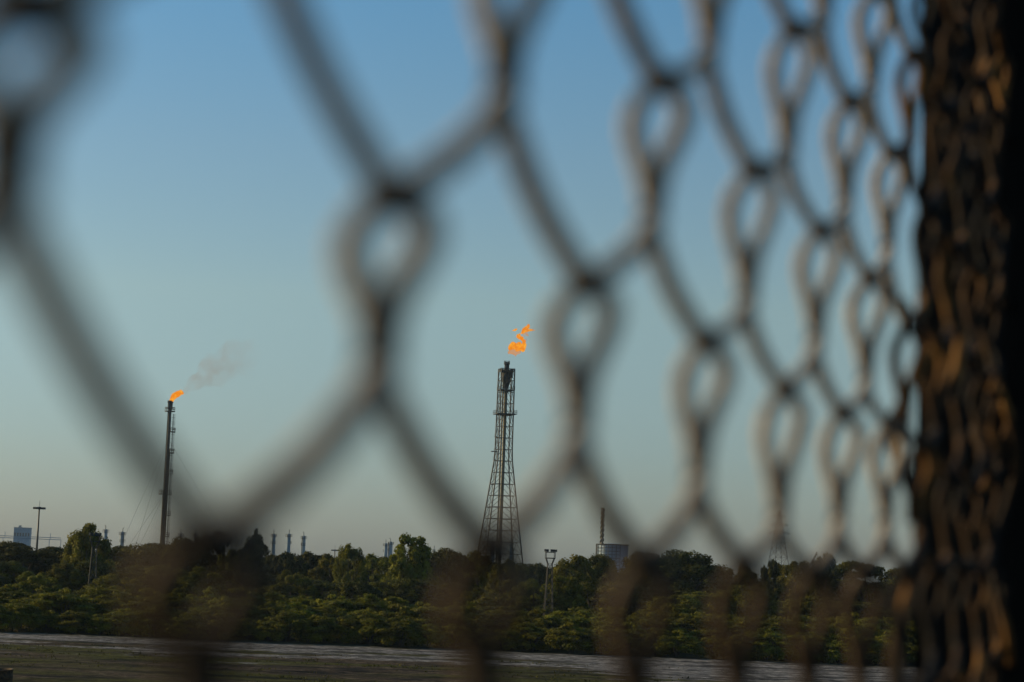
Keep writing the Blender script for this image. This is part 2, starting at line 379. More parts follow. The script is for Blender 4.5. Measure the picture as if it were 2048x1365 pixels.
def tree_proto(kind, seed):
    """crown about 1 unit-free: real size ~10 m wide, ~10 m tall, base at origin. returns (crown mesh, trunk mesh)"""
    rr = random.Random(seed); cl = []; mat = 'leafd'; leaf = .18; droop = .0; elong = 1.0; split = 3
    if kind == 'umbrella':                       # broad flat layered crown
        for k in range(34):
            a = rr.uniform(0, 6.28); d = 5.0 * math.sqrt(rr.random()); h = 9.4 - .075 * d * d - rr.random() ** 2 * 3.2
            s = rr.uniform(.75, 1.35); cl.append(((d * math.cos(a), d * math.sin(a), h), (s * 1.35, s * 1.35, s * .6), 230))
        for k in range(16):
            a = rr.uniform(0, 6.28); d = rr.uniform(2.5, 4.8); cl.append(((d * math.cos(a), d * math.sin(a), rr.uniform(2.5, 6)), (1.3, 1.3, .9), 200))
    elif kind == 'dome':
        for k in range(58):
            u = rr.random(); a = rr.uniform(0, 6.28); el = math.asin(u ** .8); d = 4.6 * math.cos(el) * rr.uniform(.75, 1); h = 4.2 + 5.2 * math.sin(el) * rr.uniform(.85, 1)
            s = rr.uniform(.75, 1.25); cl.append(((d * math.cos(a), d * math.sin(a), h), (s * 1.15, s * 1.15, s * .75), 170))
        for k in range(24):
            a = rr.uniform(0, 6.28); d = rr.uniform(3.2, 4.7); cl.append(((d * math.cos(a), d * math.sin(a), rr.uniform(1.5, 4.5)), (1.2, 1.2, 1), 150))
    elif kind == 'leafy':                        # open, ragged crown of big-leaved sprays
        mat = 'leaf'; leaf = .20; droop = 1.0; elong = 1.1; split = 3.5
        for k in range(74):
            h = 1.5 + 7.6 * rr.random(); w = 4.4 * math.sqrt(max(.04, 1 - ((h - 4.6) / 5.4) ** 2)); a = rr.uniform(0, 6.28); d = w * math.sqrt(rr.uniform(.08, 1.04))
            s = rr.uniform(.55, 1.1); cl.append(((d * math.cos(a), d * math.sin(a), h), (s, s, s * 1.05), 125))
        for k in range(20):
            a = rr.uniform(0, 6.28); d = rr.uniform(0, 1.6); cl.append(((d * math.cos(a), d * math.sin(a), rr.uniform(3.5, 8.8)), (1, 1, 1.05), 110))
        for k in range(7):
            a = rr.uniform(0, 6.28); d = rr.uniform(0, 1.8); cl.append(((d * math.cos(a), d * math.sin(a), rr.uniform(8.8, 10.2)), (.75, .75, .65), 90))
    elif kind == 'shaggy':
        leaf = .19; split = 3.5
        for k in range(48):
            h = 2 + 6.8 * rr.random(); w = 4.2 * math.sqrt(max(.1, 1 - ((h - 4) / 6.0) ** 2)); a = rr.uniform(0, 6.28); d = w * rr.uniform(.4, 1.05)
            s = rr.uniform(.6, 1.1); cl.append(((d * math.cos(a), d * math.sin(a), h), (s * .9, s * .9, s * 1.15), 130))
        for k in range(9):
            a = rr.uniform(0, 6.28); d = rr.uniform(.3, 3.2); h = rr.uniform(8.6, 10.0); cl.append(((d * math.cos(a), d * math.sin(a), h), (.8, .8, .8), 110))
    elif kind == 'cone':
        leaf = .18; split = 4
        for k in range(64):
            h = 1.2 + 8 * rr.random() ** 1.1; w = max(.25, 4.4 * max(0, 1 - (h - 1) / 9.2) ** .8); a = rr.uniform(0, 6.28); d = w * math.sqrt(rr.random())
            s = rr.uniform(.55, .95); cl.append(((d * math.cos(a), d * math.sin(a), h), (s, s, s * .8), 140))
        cl.append(((0, 0, 9.7), (.35, .35, .8), 90))
    elif kind == 'spiky':
        leaf = .24; elong = 1.7; droop = -1.6; mat = 'leafd'; split = 3
        for k in range(44):
            h = 2 + 6.4 * rr.random(); w = 4.4 * math.sqrt(max(.15, 1 - ((h - 3) / 7.5) ** 2)); a = rr.uniform(0, 6.28); d = w * rr.uniform(.4, 1.05)
            s = rr.uniform(.6, 1.1); cl.append(((d * math.cos(a), d * math.sin(a), h), (s * .8, s * .8, s * 1.2), 110))
        for k in range(16):
            a = rr.uniform(0, 6.28); d = rr.uniform(0, 4); cl.append(((d * math.cos(a), d * math.sin(a), 8.5 - .05 * d * d + rr.uniform(-.3, .6)), (.75, .75, .8), 80))
    elif kind == 'round':
        mat = 'leaf'; leaf = .17
        for k in range(60):
            a = rr.uniform(0, 6.28); u = rr.uniform(-.5, 1); d = 4.4 * math.sqrt(max(0.02, 1 - u * u)) * rr.uniform(.7, 1.05); h = 5.2 + 4.6 * u * rr.uniform(.85, 1)
            s = rr.uniform(.7, 1.2); cl.append(((d * math.cos(a), d * math.sin(a), h), (s, s, s * .8), 150))
        for k in range(18):
            a = rr.uniform(0, 6.28); d = rr.uniform(2.5, 4.4); cl.append(((d * math.cos(a), d * math.sin(a), rr.uniform(1, 3.6)), (1.1, 1.1, .9), 130))
    cl = [(c_, r_, int(k_ * 1.65)) for c_, r_, k_ in cl]
    crown = leaf_mesh(kind + '_crown', cl, leaf, M[mat], seed, droop, elong)
    tb = MB(); big = rr.sample(cl, 9)
    limbs(tb, (0, 0, -.4), [c[0] for c in big], .32, seed, split)
    t = tb.build('trunk', M['bark']); tm = t.data; bpy.data.objects.remove(t)
    return crown, tm

def shrub_proto(seed):
    """feathery thornbush, ~5 m wide, ~3 m tall, arching layered sprays"""
    rr = random.Random(seed); cl = []
    for k in range(26):
        a = rr.uniform(0, 6.28); d = 2.3 * math.sqrt(rr.random()); h = 2.75 - .20 * d * d + rr.uniform(-.5, .25)
        s = rr.uniform(.4, .8); cl.append(((d * math.cos(a), d * math.sin(a), h), (s * 1.5, s * 1.5, s * .42), 120))
    for k in range(22):
        a = rr.uniform(0, 6.28); d = rr.uniform(1.3, 2.6); cl.append(((d * math.cos(a), d * math.sin(a), rr.uniform(.35, 1.7)), (.75, .75, .45), 85))
    for k in range(8):
        a = rr.uniform(0, 6.28); d = rr.uniform(.2, 2.2); cl.append(((d * math.cos(a), d * math.sin(a), 2.95 - .2 * d * d + rr.uniform(0, .3)), (.5, .3, .18), 30))
    cl = [(c_, r_, int(k_ * 1.5)) for c_, r_, k_ in cl]
    crown = leaf_mesh('shrub_foliage', cl, .115, M['leafs'], seed, 0.3, 1.5)
    tb = MB()
    for k in range(9):
        a = rr.uniform(0, 6.28); d = rr.uniform(1.2, 2.3)
        tb.tube([(0, 0, -.3), (d * .35 * math.cos(a), d * .35 * math.sin(a), 1.3), (d * .7 * math.cos(a), d * .7 * math.sin(a), 1.9), (d * math.cos(a), d * math.sin(a), 1.7)], [.07, .05, .035, .015], 5)
    t = tb.build('stem', M['bark']); tm = t.data; bpy.data.objects.remove(t)
    return crown, tm

PROTO = {}
for kk, sd in (('umbrella', 11), ('dome', 12), ('leafy', 13), ('shaggy', 14), ('cone', 15), ('spiky', 16), ('round', 17)):
    PROTO[kk] = [tree_proto(kk, sd), tree_proto(kk, sd + 40)]
SHRUB = [shrub_proto(s) for s in (71, 72, 73, 74, 75)]

def put(name, parts, loc, scale, rz, label, cat, group):
    o = thing(name, label, cat, loc, rz, group); o.scale = scale
    for nm, me in parts:
        c = bpy.data.objects.new(nm, me); COL.objects.link(c); c.parent = o
    return o
GZ = .5
def tree(px, top, wpx, Y, kind, label, var=0, rz=None, group='trees behind the pond'):
    p = at(px, top, Y); H = p.z - GZ; w = wpx * Y / FPX
    cm, tm = PROTO[kind][var]
    put({'umbrella': 'umbrella_tree', 'dome': 'domed_tree', 'leafy': 'leafy_tree', 'shaggy': 'shaggy_tree', 'cone': 'pointed_tree', 'spiky': 'spiky_tree', 'round': 'bushy_tree'}[kind],
        [('trunk', tm), ('crown', cm)], (p.x, Y, GZ), (w / 9.6, w / 9.6, H / 10.0), rz if rz is not None else (px * .37) % 6.28, label, 'tree', group)

TREES = [
 (-70, 1082, 150, 300, 'dome', 'dark domed tree cut off by the left edge of the photo', 0),
 (55, 1078, 175, 300, 'umbrella', 'dark flat crowned tree at far left, below the high mast light', 0),
 (175, 1056, 118, 285, 'leafy', 'tall sunlit tree with ragged top left of the guyed flare stack', 0),
 (290, 1076, 150, 300, 'umbrella', 'dark flat crowned tree hiding the foot of the guyed flare stack', 1),
 (372, 1072, 110, 285, 'dome', 'dark green domed tree just right of the guyed flare stack', 0),
 (425, 1070, 110, 305, 'shaggy', 'dark shaggy tree with tufted top under the lowest left wire knot', 0),
 (470, 1100, 90, 300, 'round', 'bushy dark tree between the shaggy tree and the pointed tree', 1),
 (512, 1063, 120, 295, 'cone', 'dark pointed tree left of the three pale chimneys', 0),
 (572, 1102, 110, 320, 'spiky', 'spiky topped tree below the first of the three pale chimneys', 0),
 (625, 1102, 115, 325, 'spiky', 'spiky topped tree below the third of the three pale chimneys', 1),
 (668, 1108, 100, 315, 'round', 'low bushy tree below the tiny far mast light', 0),
 (702, 1090, 70, 300, 'round', 'small dark rounded tree right of the tiny far mast light', 1),
 (752, 1108, 100, 310, 'round', 'low bushy tree left of the twin blue towers', 0),
 (822, 1082, 120, 280, 'leafy', 'tall yellow green tree in front of the twin blue towers', 1),
 (895, 1093, 120, 285, 'dome', 'big dark domed tree just left of the lattice derrick', 1),
 (958, 1104, 80, 300, 'round', 'dark bushy tree against the left leg of the lattice derrick', 1),
 (1022, 1118, 90, 290, 'round', 'bushy tree in front of the lattice derrick base', 0),
 (1072, 1124, 90, 315, 'spiky', 'spiky topped tree left of the middle floodlight tower', 1),
 (1150, 1112, 110, 290, 'round', 'bushy tree just right of the middle floodlight tower', 1),
 (1200, 1106, 90, 305, 'dome', 'dark tree hiding the left foot of the round tank', 0),
 (1290, 1100, 120, 290, 'dome', 'dark tree hiding the right end of the round tank', 1),
 (1375, 1098, 185, 290, 'dome', 'widest dark domed tree, right of the round tank', 0),
 (1478, 1128, 100, 300, 'round', 'low bushy tree between the widest domed tree and the pylon', 0),
 (1546, 1116, 60, 310, 'spiky', 'small dark spiky tree at the left foot of the pylon', 0),
 (1596, 1124, 110, 300, 'round', 'bushy tree hiding the right foot of the pylon', 1),
 (1646, 1114, 75, 295, 'shaggy', 'small round headed tree in front of the little crane', 0),
 (1738, 1116, 160, 300, 'umbrella', 'flat crowned dark tree on the right, nearest the black column', 0),
 (1835, 1122, 120, 300, 'umbrella', 'dark flat crowned tree half hidden by the black column', 1),
 (1935, 1130, 120, 300, 'dome', 'dark tree behind the black column', 1),
]
for T in TREES: tree(*T[:6], var=T[6])
LM = [(20, 'hazy block'), (77, 'high mast light'), (190, 'left floodlight tower'), (330, 'guyed flare stack'), (430, 'lowest left wire knot'), (515, 'pointed tree'), (578, 'three pale chimneys'), (670, 'tiny far mast light'), (778, 'twin blue towers'), (895, 'big domed tree'), (1000, 'lattice derrick'), (1100, 'middle floodlight tower'), (1226, 'round tank'), (1375, 'widest domed tree'), (1480, 'low notch in the tree line'), (1562, 'pylon'), (1632, 'little crane'), (1740, 'flat right tree'), (1850, 'black column')]
ORD = ['leftmost', 'second', 'third', 'fourth', 'fifth', 'sixth', 'seventh', 'eighth', 'ninth', 'tenth'] + [f'{k}th' if k < 20 or k % 10 not in (1, 2, 3) else f'{k}' + ('st', 'nd', 'rd')[k % 10 - 1] for k in range(11, 99)]
def lm(px): return min(LM, key=lambda a: abs(a[0] - px))[1]
rt = random.Random(21)
# middle belt of lower, sunlit trees
px = -40; k = 0
while px < 1960:
    Y = rt.uniform(246, 268); hor = 1126 + .0384 * (px - 1024)
    top = hor + rt.uniform(26, 62)
    w = rt.uniform(95, 150); kd = rt.choice(['dome', 'round', 'leafy', 'dome', 'round', 'umbrella'])
    tree(px, top, w, Y, kd, f'{ORD[k]} lower tree from left behind the shrubs, below the {lm(px)}', var=rt.randint(0, 1), rz=rt.uniform(0, 6.28), group='lower trees in front of the tall ones')
    px += w * rt.uniform(.36, .52); k += 1
# closed belt of dark trees farther back
px = -60; k = 0
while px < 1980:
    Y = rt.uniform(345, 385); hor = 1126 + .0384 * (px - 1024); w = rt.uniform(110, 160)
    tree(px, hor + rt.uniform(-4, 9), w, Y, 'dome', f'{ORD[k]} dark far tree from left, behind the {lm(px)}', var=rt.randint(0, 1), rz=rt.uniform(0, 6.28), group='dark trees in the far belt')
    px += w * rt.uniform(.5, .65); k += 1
# shrub rows
for row, (Y0, Y1, hl, hh, st, nm) in enumerate(((226, 236, 3.1, 4.4, .62, 'back row'), (216, 223, 2.7, 3.8, .66, 'middle row'), (206.5, 210, 1.9, 3.1, .72, 'front row'))):
    px = -50 + row * 17; k = 0
    while px < 1950:
        Y = rt.uniform(Y0, Y1); h = rt.uniform(hl, hh); w = h * rt.uniform(1.35, 2.0); p = at(px, 1150, Y)
        cm, tm = SHRUB[rt.randint(0, 4)]
        lab = f'{ORD[k]} thornbush from left in the {nm}, below the {lm(px)}'
        put('thorn_shrub', [('stem', tm), ('foliage', cm)], (p.x, Y, .35 if row < 2 else .05), (w / 5, w / 5, h / 3), rt.uniform(0, 6.28), lab, 'shrub', f'thornbushes along the pond, {nm}')
        px += w * FPX / Y * rt.uniform(st * .8, st * 1.2); k += 1

# ------------------------------------------------------------------ guyed flare stack (left)
def flame_mat(name, col, st, tr=0.0):
    m = bpy.data.materials.new(name); m.use_nodes = True; n = m.node_tree; n.nodes.clear()
    o = n.nodes.new('ShaderNodeOutputMaterial'); em = n.nodes.new('ShaderNodeEmission'); em.inputs[0].default_value = (*col, 1); em.inputs[1].default_value = st
    if tr:
        t = n.nodes.new('ShaderNodeBsdfTransparent'); mx = n.nodes.new('ShaderNodeMixShader')
        nz = n.nodes.new('ShaderNodeTexNoise'); nz.inputs['Scale'].default_value = 1.4; rp = n.nodes.new('ShaderNodeMapRange'); rp.inputs['From Min'].default_value = .38; rp.inputs['From Max'].default_value = .6
        n.links.new(nz.outputs['Fac'], rp.inputs[0]); rp.inputs['To Max'].default_value = tr
        n.links.new(rp.outputs[0], mx.inputs[0]); n.links.new(t.outputs[0], mx.inputs[1]); n.links.new(em.outputs[0], mx.inputs[2]); n.links.new(mx.outputs[0], o.inputs[0])
    else:
        nz = n.nodes.new('ShaderNodeTexNoise'); nz.inputs['Scale'].default_value = .9; rp = n.nodes.new('ShaderNodeValToRGB')
        rp.color_ramp.elements[0].position = .42; rp.color_ramp.elements[0].color = (*col, 1); rp.color_ramp.elements[1].position = .7; rp.color_ramp.elements[1].color = (.98, .42, .03, 1)
        tc = n.nodes.new('ShaderNodeTexCoord'); n.links.new(tc.outputs['Object'], nz.inputs['Vector']); n.links.new(nz.outputs['Fac'], rp.inputs[0]); n.links.new(rp.outputs[0], em.inputs[0]); n.links.new(em.outputs[0], o.inputs[0])
    return m
M['flame'] = flame_mat('gas_flame', (.86, .235, .006), 1.0)
M['flame2'] = flame_mat('thin_gas_flame', (.70, .30, .10), .9, .75)

def lumpy(mb, pts, rads, seed, n=16, amp=.35, fr=.9):
    """a ragged tongue: closely spaced rings along a spine with noise-broken radius"""
    pts = [Vector(p) for p in pts]; fine = []; fr_ = []
    m = len(pts)
    for i in range(m - 1):
        for q in np.linspace(0, 1, 7)[:-1]:
            fine.append(pts[i].lerp(pts[i + 1], q)); fr_.append(rads[i] * (1 - q) + rads[i + 1] * q)
    fine.append(pts[-1]); fr_.append(rads[-1])
    vs = []
    for i_, (p, r) in enumerate(zip(fine, fr_)):
        tg = (fine[min(i_ + 3, len(fine) - 1)] - fine[max(i_ - 3, 0)]).normalized(); sd = Vector((0, 1, 0)); up_ = tg.cross(sd).normalized(); sd = up_.cross(tg)
        for k in range(n):
            a = 2 * math.pi * k / n; d = up_ * math.cos(a) + sd * math.sin(a)
            q = p + d * r
            f = 1 + amp * noise.noise(q * fr + Vector((seed, 0, 0))) * 2 + amp * .6 * noise.noise(q * fr * 2.7 + Vector((seed, 5, 0)))
            vs.append(p + d * r * max(.15, f))
    fs = []
    N = len(fine)
    for i in range(N - 1):
        for k in range(n):
            l = (k + 1) % n; fs.append((i * n + k, i * n + l, (i + 1) * n + l, (i + 1) * n + k))
    fs.append(tuple(range(n - 1, -1, -1))); fs.append(tuple((N - 1) * n + k for k in range(n)))
    mb.add([tuple(v) for v in vs], fs)

def ring_platform(mb, c, r, z, rail_h=1.1, a0=0, a1=2 * math.pi, inner=.0, th=.18, sr=.06):
    n = max(6, int(18 * (a1 - a0) / (2 * math.pi))); full = abs(a1 - a0 - 2 * math.pi) < 1e-3
    an = np.linspace(a0, a1, n + 1)
    vs = []
    for a in an:
        for rr, zz in ((inner, z), (r, z), (r, z + th), (inner, z + th)):
            vs.append((c[0] + rr * math.cos(a), c[1] + rr * math.sin(a), zz))
    fs = [(i * 4 + k, i * 4 + (k + 1) % 4, (i + 1) * 4 + (k + 1) % 4, (i + 1) * 4 + k) for i in range(n) for k in range(4)]
    mb.add(vs, fs)
    for h in (rail_h * .55, rail_h):
        mb.tube([(c[0] + r * math.cos(a), c[1] + r * math.sin(a), z + th + h) for a in an], sr, 5)
    for a in an[::3]:
        mb.tube([(c[0] + r * math.cos(a), c[1] + r * math.sin(a), z), (c[0] + r * math.cos(a), c[1] + r * math.sin(a), z + th + rail_h)], sr, 5)

YF = 750
X0, ZT = xz(341, 802, YF)
M['stack'] = material('dark_stack_paint', [(.030, .024, .012), (.06, .048, .020)], .5, .6)
fs_ = thing('flare_stack', 'tall dark guyed flare stack burning at left above the trees', 'flare stack', (X0, YF, 0))
b = MB(); b.lathe([(.98, 0), (.98, ZT * .47), (.68, ZT * .49), (.62, ZT - 2.2), (.0, ZT - 2.2)], 18); b.build('pipe', M['stack'], fs_, True)
b = MB(); b.lathe([(.72, ZT - 3.2), (.9, ZT - 3.0), (.95, ZT - .9), (1.1, ZT - .8), (1.1, ZT), (.9, ZT), (.9, ZT - 1.0)], 18); b.build('burner_tip', M['soot'], fs_)
b = MB(); b.tube([(.35, -1.2, 0), (.35, -1.2, ZT - 3)], .30, 8); b.tube([(.95, -.75, 0), (.95, -.75, ZT * .72)], .22, 8); b.tube([(-.5, -1.1, 0), (-.5, -1.1, ZT - 4)], .16, 6); b.build('gas_line', M['soot'], fs_)
b = MB()
for dx in (-.3, .3): b.tube([(1.75, -.3 + dx, 0), (1.75 - .35, -.3 + dx, ZT - 5)], .07, 5)
zz = 1.0
while zz < ZT - 5:
    xx = 1.75 - .35 * zz / (ZT - 5); b.tube([(xx, -.6, zz), (xx, 0, zz)], .05, 4)
    if int(zz) % 2 == 0: b.tube([(xx + .75 * math.cos(a), -.3 + .5 * math.sin(a), zz) for a in np.linspace(-2.2, 2.2, 8)], .05, 4)
    zz += .8
for a in (-1.1, 0, 1.1): b.tube([(1.75 + .75 * math.cos(a), -.3 + .5 * math.sin(a), 3), (1.4 + .75 * math.cos(a), -.3 + .5 * math.sin(a), ZT - 5)], .045, 4)
b.build('ladder', M['steel'], fs_)
for py, full in ((824, 1), (865, 0), (907, 0), (949, 0), (990, 1), (1032, 0), (1075, 0)):
    zp = xz(335, py, YF)[1]; b = MB()
    if full: ring_platform(b, (0, 0), 1.85 if py < 900 else 2.3, zp, 1.3, inner=.9, th=.35, sr=.10)
    else: ring_platform(b, (.9, -.2), 1.7, zp, 1.3, -1.5, 1.5, inner=.1, th=.35, sr=.10)
    b.build('platform', M['steel'], fs_)
for (py, gx, gy) in ((878, 222, 1135), (878, 262, 1120), (985, 240, 1118), (985, 268, 1115), (878, 478, 1120), (978, 440, 1090)):
    a = at(330, py, YF); q = at(gx, gy, YF + (gx % 7 - 3) * 9); dd = q - a; q = a + dd * (a.z / -dd.z)
    b = MB(); b.tube([Vector((0, 0, a.z)), Vector((q.x - X0, q.y - YF, 0))], .036, 5); b.build('guy_wire', M['steel'], fs_)

fl = thing('gas_flame', 'small orange flame leaning right on the guyed flare stack', 'flame', (X0, YF, ZT))
k_ = YF / FPX
def rel(px_, py_, bx, by, kk): return ((px_ - bx) * kk, 0, (by - py_) * kk)
b = MB(); lumpy(b, [rel(x, y, 342, 802, k_) for x, y in ((343, 803), (346, 797), (350, 791), (356, 787), (362, 785), (367, 787))], [4.0 * k_, 5.2 * k_, 6.0 * k_, 6.2 * k_, 5.2 * k_, 2.0 * k_], 3, amp=.16)
lumpy(b, [rel(x, y, 342, 802, k_) for x, y in ((358, 788), (362, 784), (365, 781))], [3 * k_, 2.4 * k_, .5 * k_], 6, amp=.2)
b.build('flame_body', M['flame'], fl, True)

# smoke trailing away from it
sm = MB()
lumpy(sm, [at(x, y, YF) for x, y in ((362, 788), (372, 781), (386, 769), (404, 757), (428, 742), (458, 727), (492, 708), (520, 696))], [.9, 1.7, 2.7, 3.8, 5.2, 6.4, 6.6, 3.0], 8, 24, .34, .20)
mm = bpy.data.materials.new('thin_smoke'); mm.use_nodes = True; n = mm.node_tree; n.nodes.remove(n.nodes['Principled BSDF'])
pv = n.nodes.new('ShaderNodeVolumePrincipled'); pv.inputs['Color'].default_value = (.52, .34, .26, 1); pv.inputs['Anisotropy'].default_value = .2
tc = n.nodes.new('ShaderNodeTexCoord'); sp = n.nodes.new('ShaderNodeSeparateXYZ'); mr = n.nodes.new('ShaderNodeMapRange'); nz_ = n.nodes.new('ShaderNodeTexNoise'); mr2 = n.nodes.new('ShaderNodeMapRange'); mu = n.nodes.new('ShaderNodeMath'); mu.operation = 'MULTIPLY'
n.links.new(tc.outputs['Object'], sp.inputs[0]); n.links.new(sp.outputs['X'], mr.inputs['Value']); n.links.new(tc.outputs['Object'], nz_.inputs['Vector'])
mr.inputs['From Min'].default_value = at(365, 786, YF).x; mr.inputs['From Max'].default_value = at(510, 700, YF).x; mr.inputs['To Min'].default_value = .045; mr.inputs['To Max'].default_value = .0035
nz_.inputs['Scale'].default_value = .28; nz_.inputs['Detail'].default_value = 3; mr2.inputs['From Min'].default_value = .32; mr2.inputs['From Max'].default_value = .72; mr2.inputs['To Max'].default_value = 2.0
n.links.new(nz_.outputs['Fac'], mr2.inputs['Value']); n.links.new(mr.outputs[0], mu.inputs[0]); n.links.new(mr2.outputs[0], mu.inputs[1]); n.links.new(mu.outputs[0], pv.inputs['Density'])
n.links.new(pv.outputs[0], n.nodes['Material Output'].inputs['Volume'])
so = sm.build('smoke_plume', mm, None, True); outward(so); tag(so, 'faint brown smoke drifting right from the left flame', 'smoke'); so['kind'] = 'stuff'

# ------------------------------------------------------------------ lattice derrick flare (centre)
YD = 700
kd = YD / FPX
XD, ZD = xz(1014, 725, YD)
hz_ = lambda py: xz(1010, py, YD)[1]
der = thing('flare_derrick', 'tall steel lattice derrick with gas flame, centre of the photo', 'flare derrick', (XD, YD, 0), R(14))
levels = [0.0]
zt = hz_(739)
zs = [zt - i * 4.05 for i in range(int(zt / 4.05) + 1)]
def halfw(z):
    zb = hz_(915)
    if z >= zb: return (2.35 + (zt - z) / (zt - zb) * .15)
    return 2.5 + (zb - z) * (6.6 - 2.5) / (zb - hz_(1120))
CORN = ((-1, -1), (1, -1), (1, 1), (-1, 1))
for cx, cy in CORN:
    b = MB(); zz = [0] + sorted(zs); b.tube([(cx * halfw(z), cy * halfw(z), z) for z in zz], .23, 6); b.build('leg', M['steel'], der)
for z in zs:
    h = halfw(z); b = MB()
    for k in range(4):
        a, c = CORN[k], CORN[(k + 1) % 4]; b.tube([(a[0] * h, a[1] * h, z), (c[0] * h, c[1] * h, z)], .11, 5)
    b.build('girt', M['steel'], der)
b = MB()
for z1, z0 in zip(zs[:-1], zs[1:]):
    h1, h0 = halfw(z1), halfw(z0)
    for k in range(4):
        a, c = CORN[k], CORN[(k + 1) % 4]; mx_ = ((a[0] + c[0]) / 2 * h1, (a[1] + c[1]) / 2 * h1, z1)
        for q in (a, c): b.tube([mx_, (q[0] * h0, q[1] * h0, z0)], .085, 5)
b.build('bracing', M['steel'], der)
b = MB(); b.tube([(0, 0, 0), (0, 0, hz_(775))], .62, 12); b.build('riser_pipe', M['pipe'], der, True)
b = MB(); b.tube([(-1.3, -1.0, 0), (-1.3, -1.0, hz_(742))], .30, 10); b.build('pilot_pipe', M['pipe'], der, True)
b = MB(); b.lathe([(.62, hz_(779)), (1.35, hz_(766)), (1.5, hz_(764)), (1.5, hz_(744)), (.85, hz_(742)), (.85, hz_(730)), (1.05, hz_(729)), (1.05, hz_(725)), (.8, hz_(725)), (.8, hz_(729))], 18)
for k in range(10):
    a = k * .628; b.box((.95 * math.cos(a), .95 * math.sin(a), hz_(724)), (.16, .16, .7))
b.build('burner_tip', M['soot'], der)
b = MB(); b.lathe([(.0, hz_(756)), (.55, hz_(756)), (.55, hz_(739)), (0, hz_(739))], 10, (1.55, -1.0, 0)); b.lathe([(.0, hz_(752)), (.4, hz_(752)), (.4, hz_(738)), (0, hz_(738))], 10, (-1.5, 1.2, 0)); b.build('knockout_drum', M['soot'], der)
def sq_platform(z, hx, rail_h=1.3):
    b = MB(); b.box((0, 0, z), (2 * hx, 2 * hx, .22))
    for k in range(4):
        a, c = CORN[k], CORN[(k + 1) % 4]
        for h in (rail_h * .5, rail_h): b.tube([(a[0] * hx, a[1] * hx, z + h), (c[0] * hx, c[1] * hx, z + h)], .05, 4)
        for q in np.linspace(0, 1, 8)[:-1]:
            x, y = a[0] * hx + (c[0] - a[0]) * hx * q, a[1] * hx + (c[1] - a[1]) * hx * q; b.tube([(x, y, z), (x, y, z + rail_h)], .05, 4)
    return b
sq_platform(hz_(743), 2.45, .9).build('platform', M['steel'], der)
sq_platform(hz_(781), 2.6).build('platform', M['steel'], der)
sq_platform(hz_(829), 3.5).build('platform', M['steel'], der)
lad = MB(); prev = None
for py in (781, 829, 876, 905, 922, 971, 1018, 1066, 1110):
    z = hz_(py); h = halfw(z); b = MB(); b.box((-h - .3, -h * .4, z), (1.5, 1.6, .16))
    for yy in (-h * .4 - .8, -h * .4 + .8): b.tube([(-h - 1.05, yy, z), (-h - 1.05, yy, z + 1.2)], .05, 4)
    b.tube([(-h - 1.05, -h * .4 - .8, z + 1.2), (-h - 1.05, -h * .4 + .8, z + 1.2)], .05, 4)
    if py == 905: b.box((-h - 1.2, -h * .4, z), (2.0, 1.2, .3))
    if py > 850: b.build('landing', M['galv'], der)
    cur = (-h - .2, -h * .4, z)
    if prev:
        for dy in (-.3, .3): lad.tube([(prev[0], prev[1] + dy, prev[2]), (cur[0], cur[1] + dy, cur[2])], .055, 4)
        nn_ = int((prev[2] - cur[2]) / .9)
        for q in range(nn_):
            t = q / nn_; x, y, z_ = [prev[i] * (1 - t) + cur[i] * t for i in range(3)]; lad.tube([(x, y - .3, z_), (x, y + .3, z_)], .04, 4)
    prev = cur
lad.build('ladder', M['galv'], der)

fl = thing('gas_flame', 'ragged orange flame floating above the lattice derrick', 'flame', (XD, YD, ZD))
rl = lambda x, y: rel(x, y, 1014, 725, kd)
b = MB()
lumpy(b, [rl(1017, 700), rl(1024, 693), rl(1033, 693), rl(1042, 696), rl(1045, 703)], [2 * kd, 8 * kd, 9 * kd, 7 * kd, 1 * kd], 1, 18, .35, .8)
lumpy(b, [rl(1046, 702), rl(1046, 690), rl(1048, 682)], [2 * kd, 6 * kd, 2 * kd], 2, 14, .3, .8)
lumpy(b, [rl(1048, 684), rl(1042, 676), rl(1034, 670), rl(1032, 668)], [2.2 * kd, 4 * kd, 4.5 * kd, 1 * kd], 4, 14, .4, .9)
lumpy(b, [rl(1040, 666), rl(1047, 660), rl(1051, 653), rl(1056, 647)], [1 * kd, 4.5 * kd, 5 * kd, 1.5 * kd], 5, 14, .5, .9)
lumpy(b, [rl(1050, 660), rl(1058, 658), rl(1068, 658)], [4 * kd, 2.5 * kd, .6 * kd], 6, 12, .4, .9)
b.build('flame_body', M['flame'], fl)
b = MB(); lumpy(b, [rl(1022, 661), rl(1027, 659), rl(1032, 657)], [1 * kd, 2.4 * kd, .6 * kd], 7, 12, .4, .9); b.build('flame_tongue', M['flame'], fl)
b = MB()
lumpy(b, [rl(1015, 706), rl(1026, 702), rl(1034, 702), rl(1040, 706)], [2 * kd, 7 * kd, 8 * kd, 2 * kd], 9, 14, .5, .8)
lumpy(b, [rl(1046, 680), rl(1050, 672), rl(1054, 662), rl(1060, 654)], [4 * kd, 6 * kd, 6 * kd, 2 * kd], 10, 14, .5, .8)
b.build('outer_flame', M['flame2'], fl)

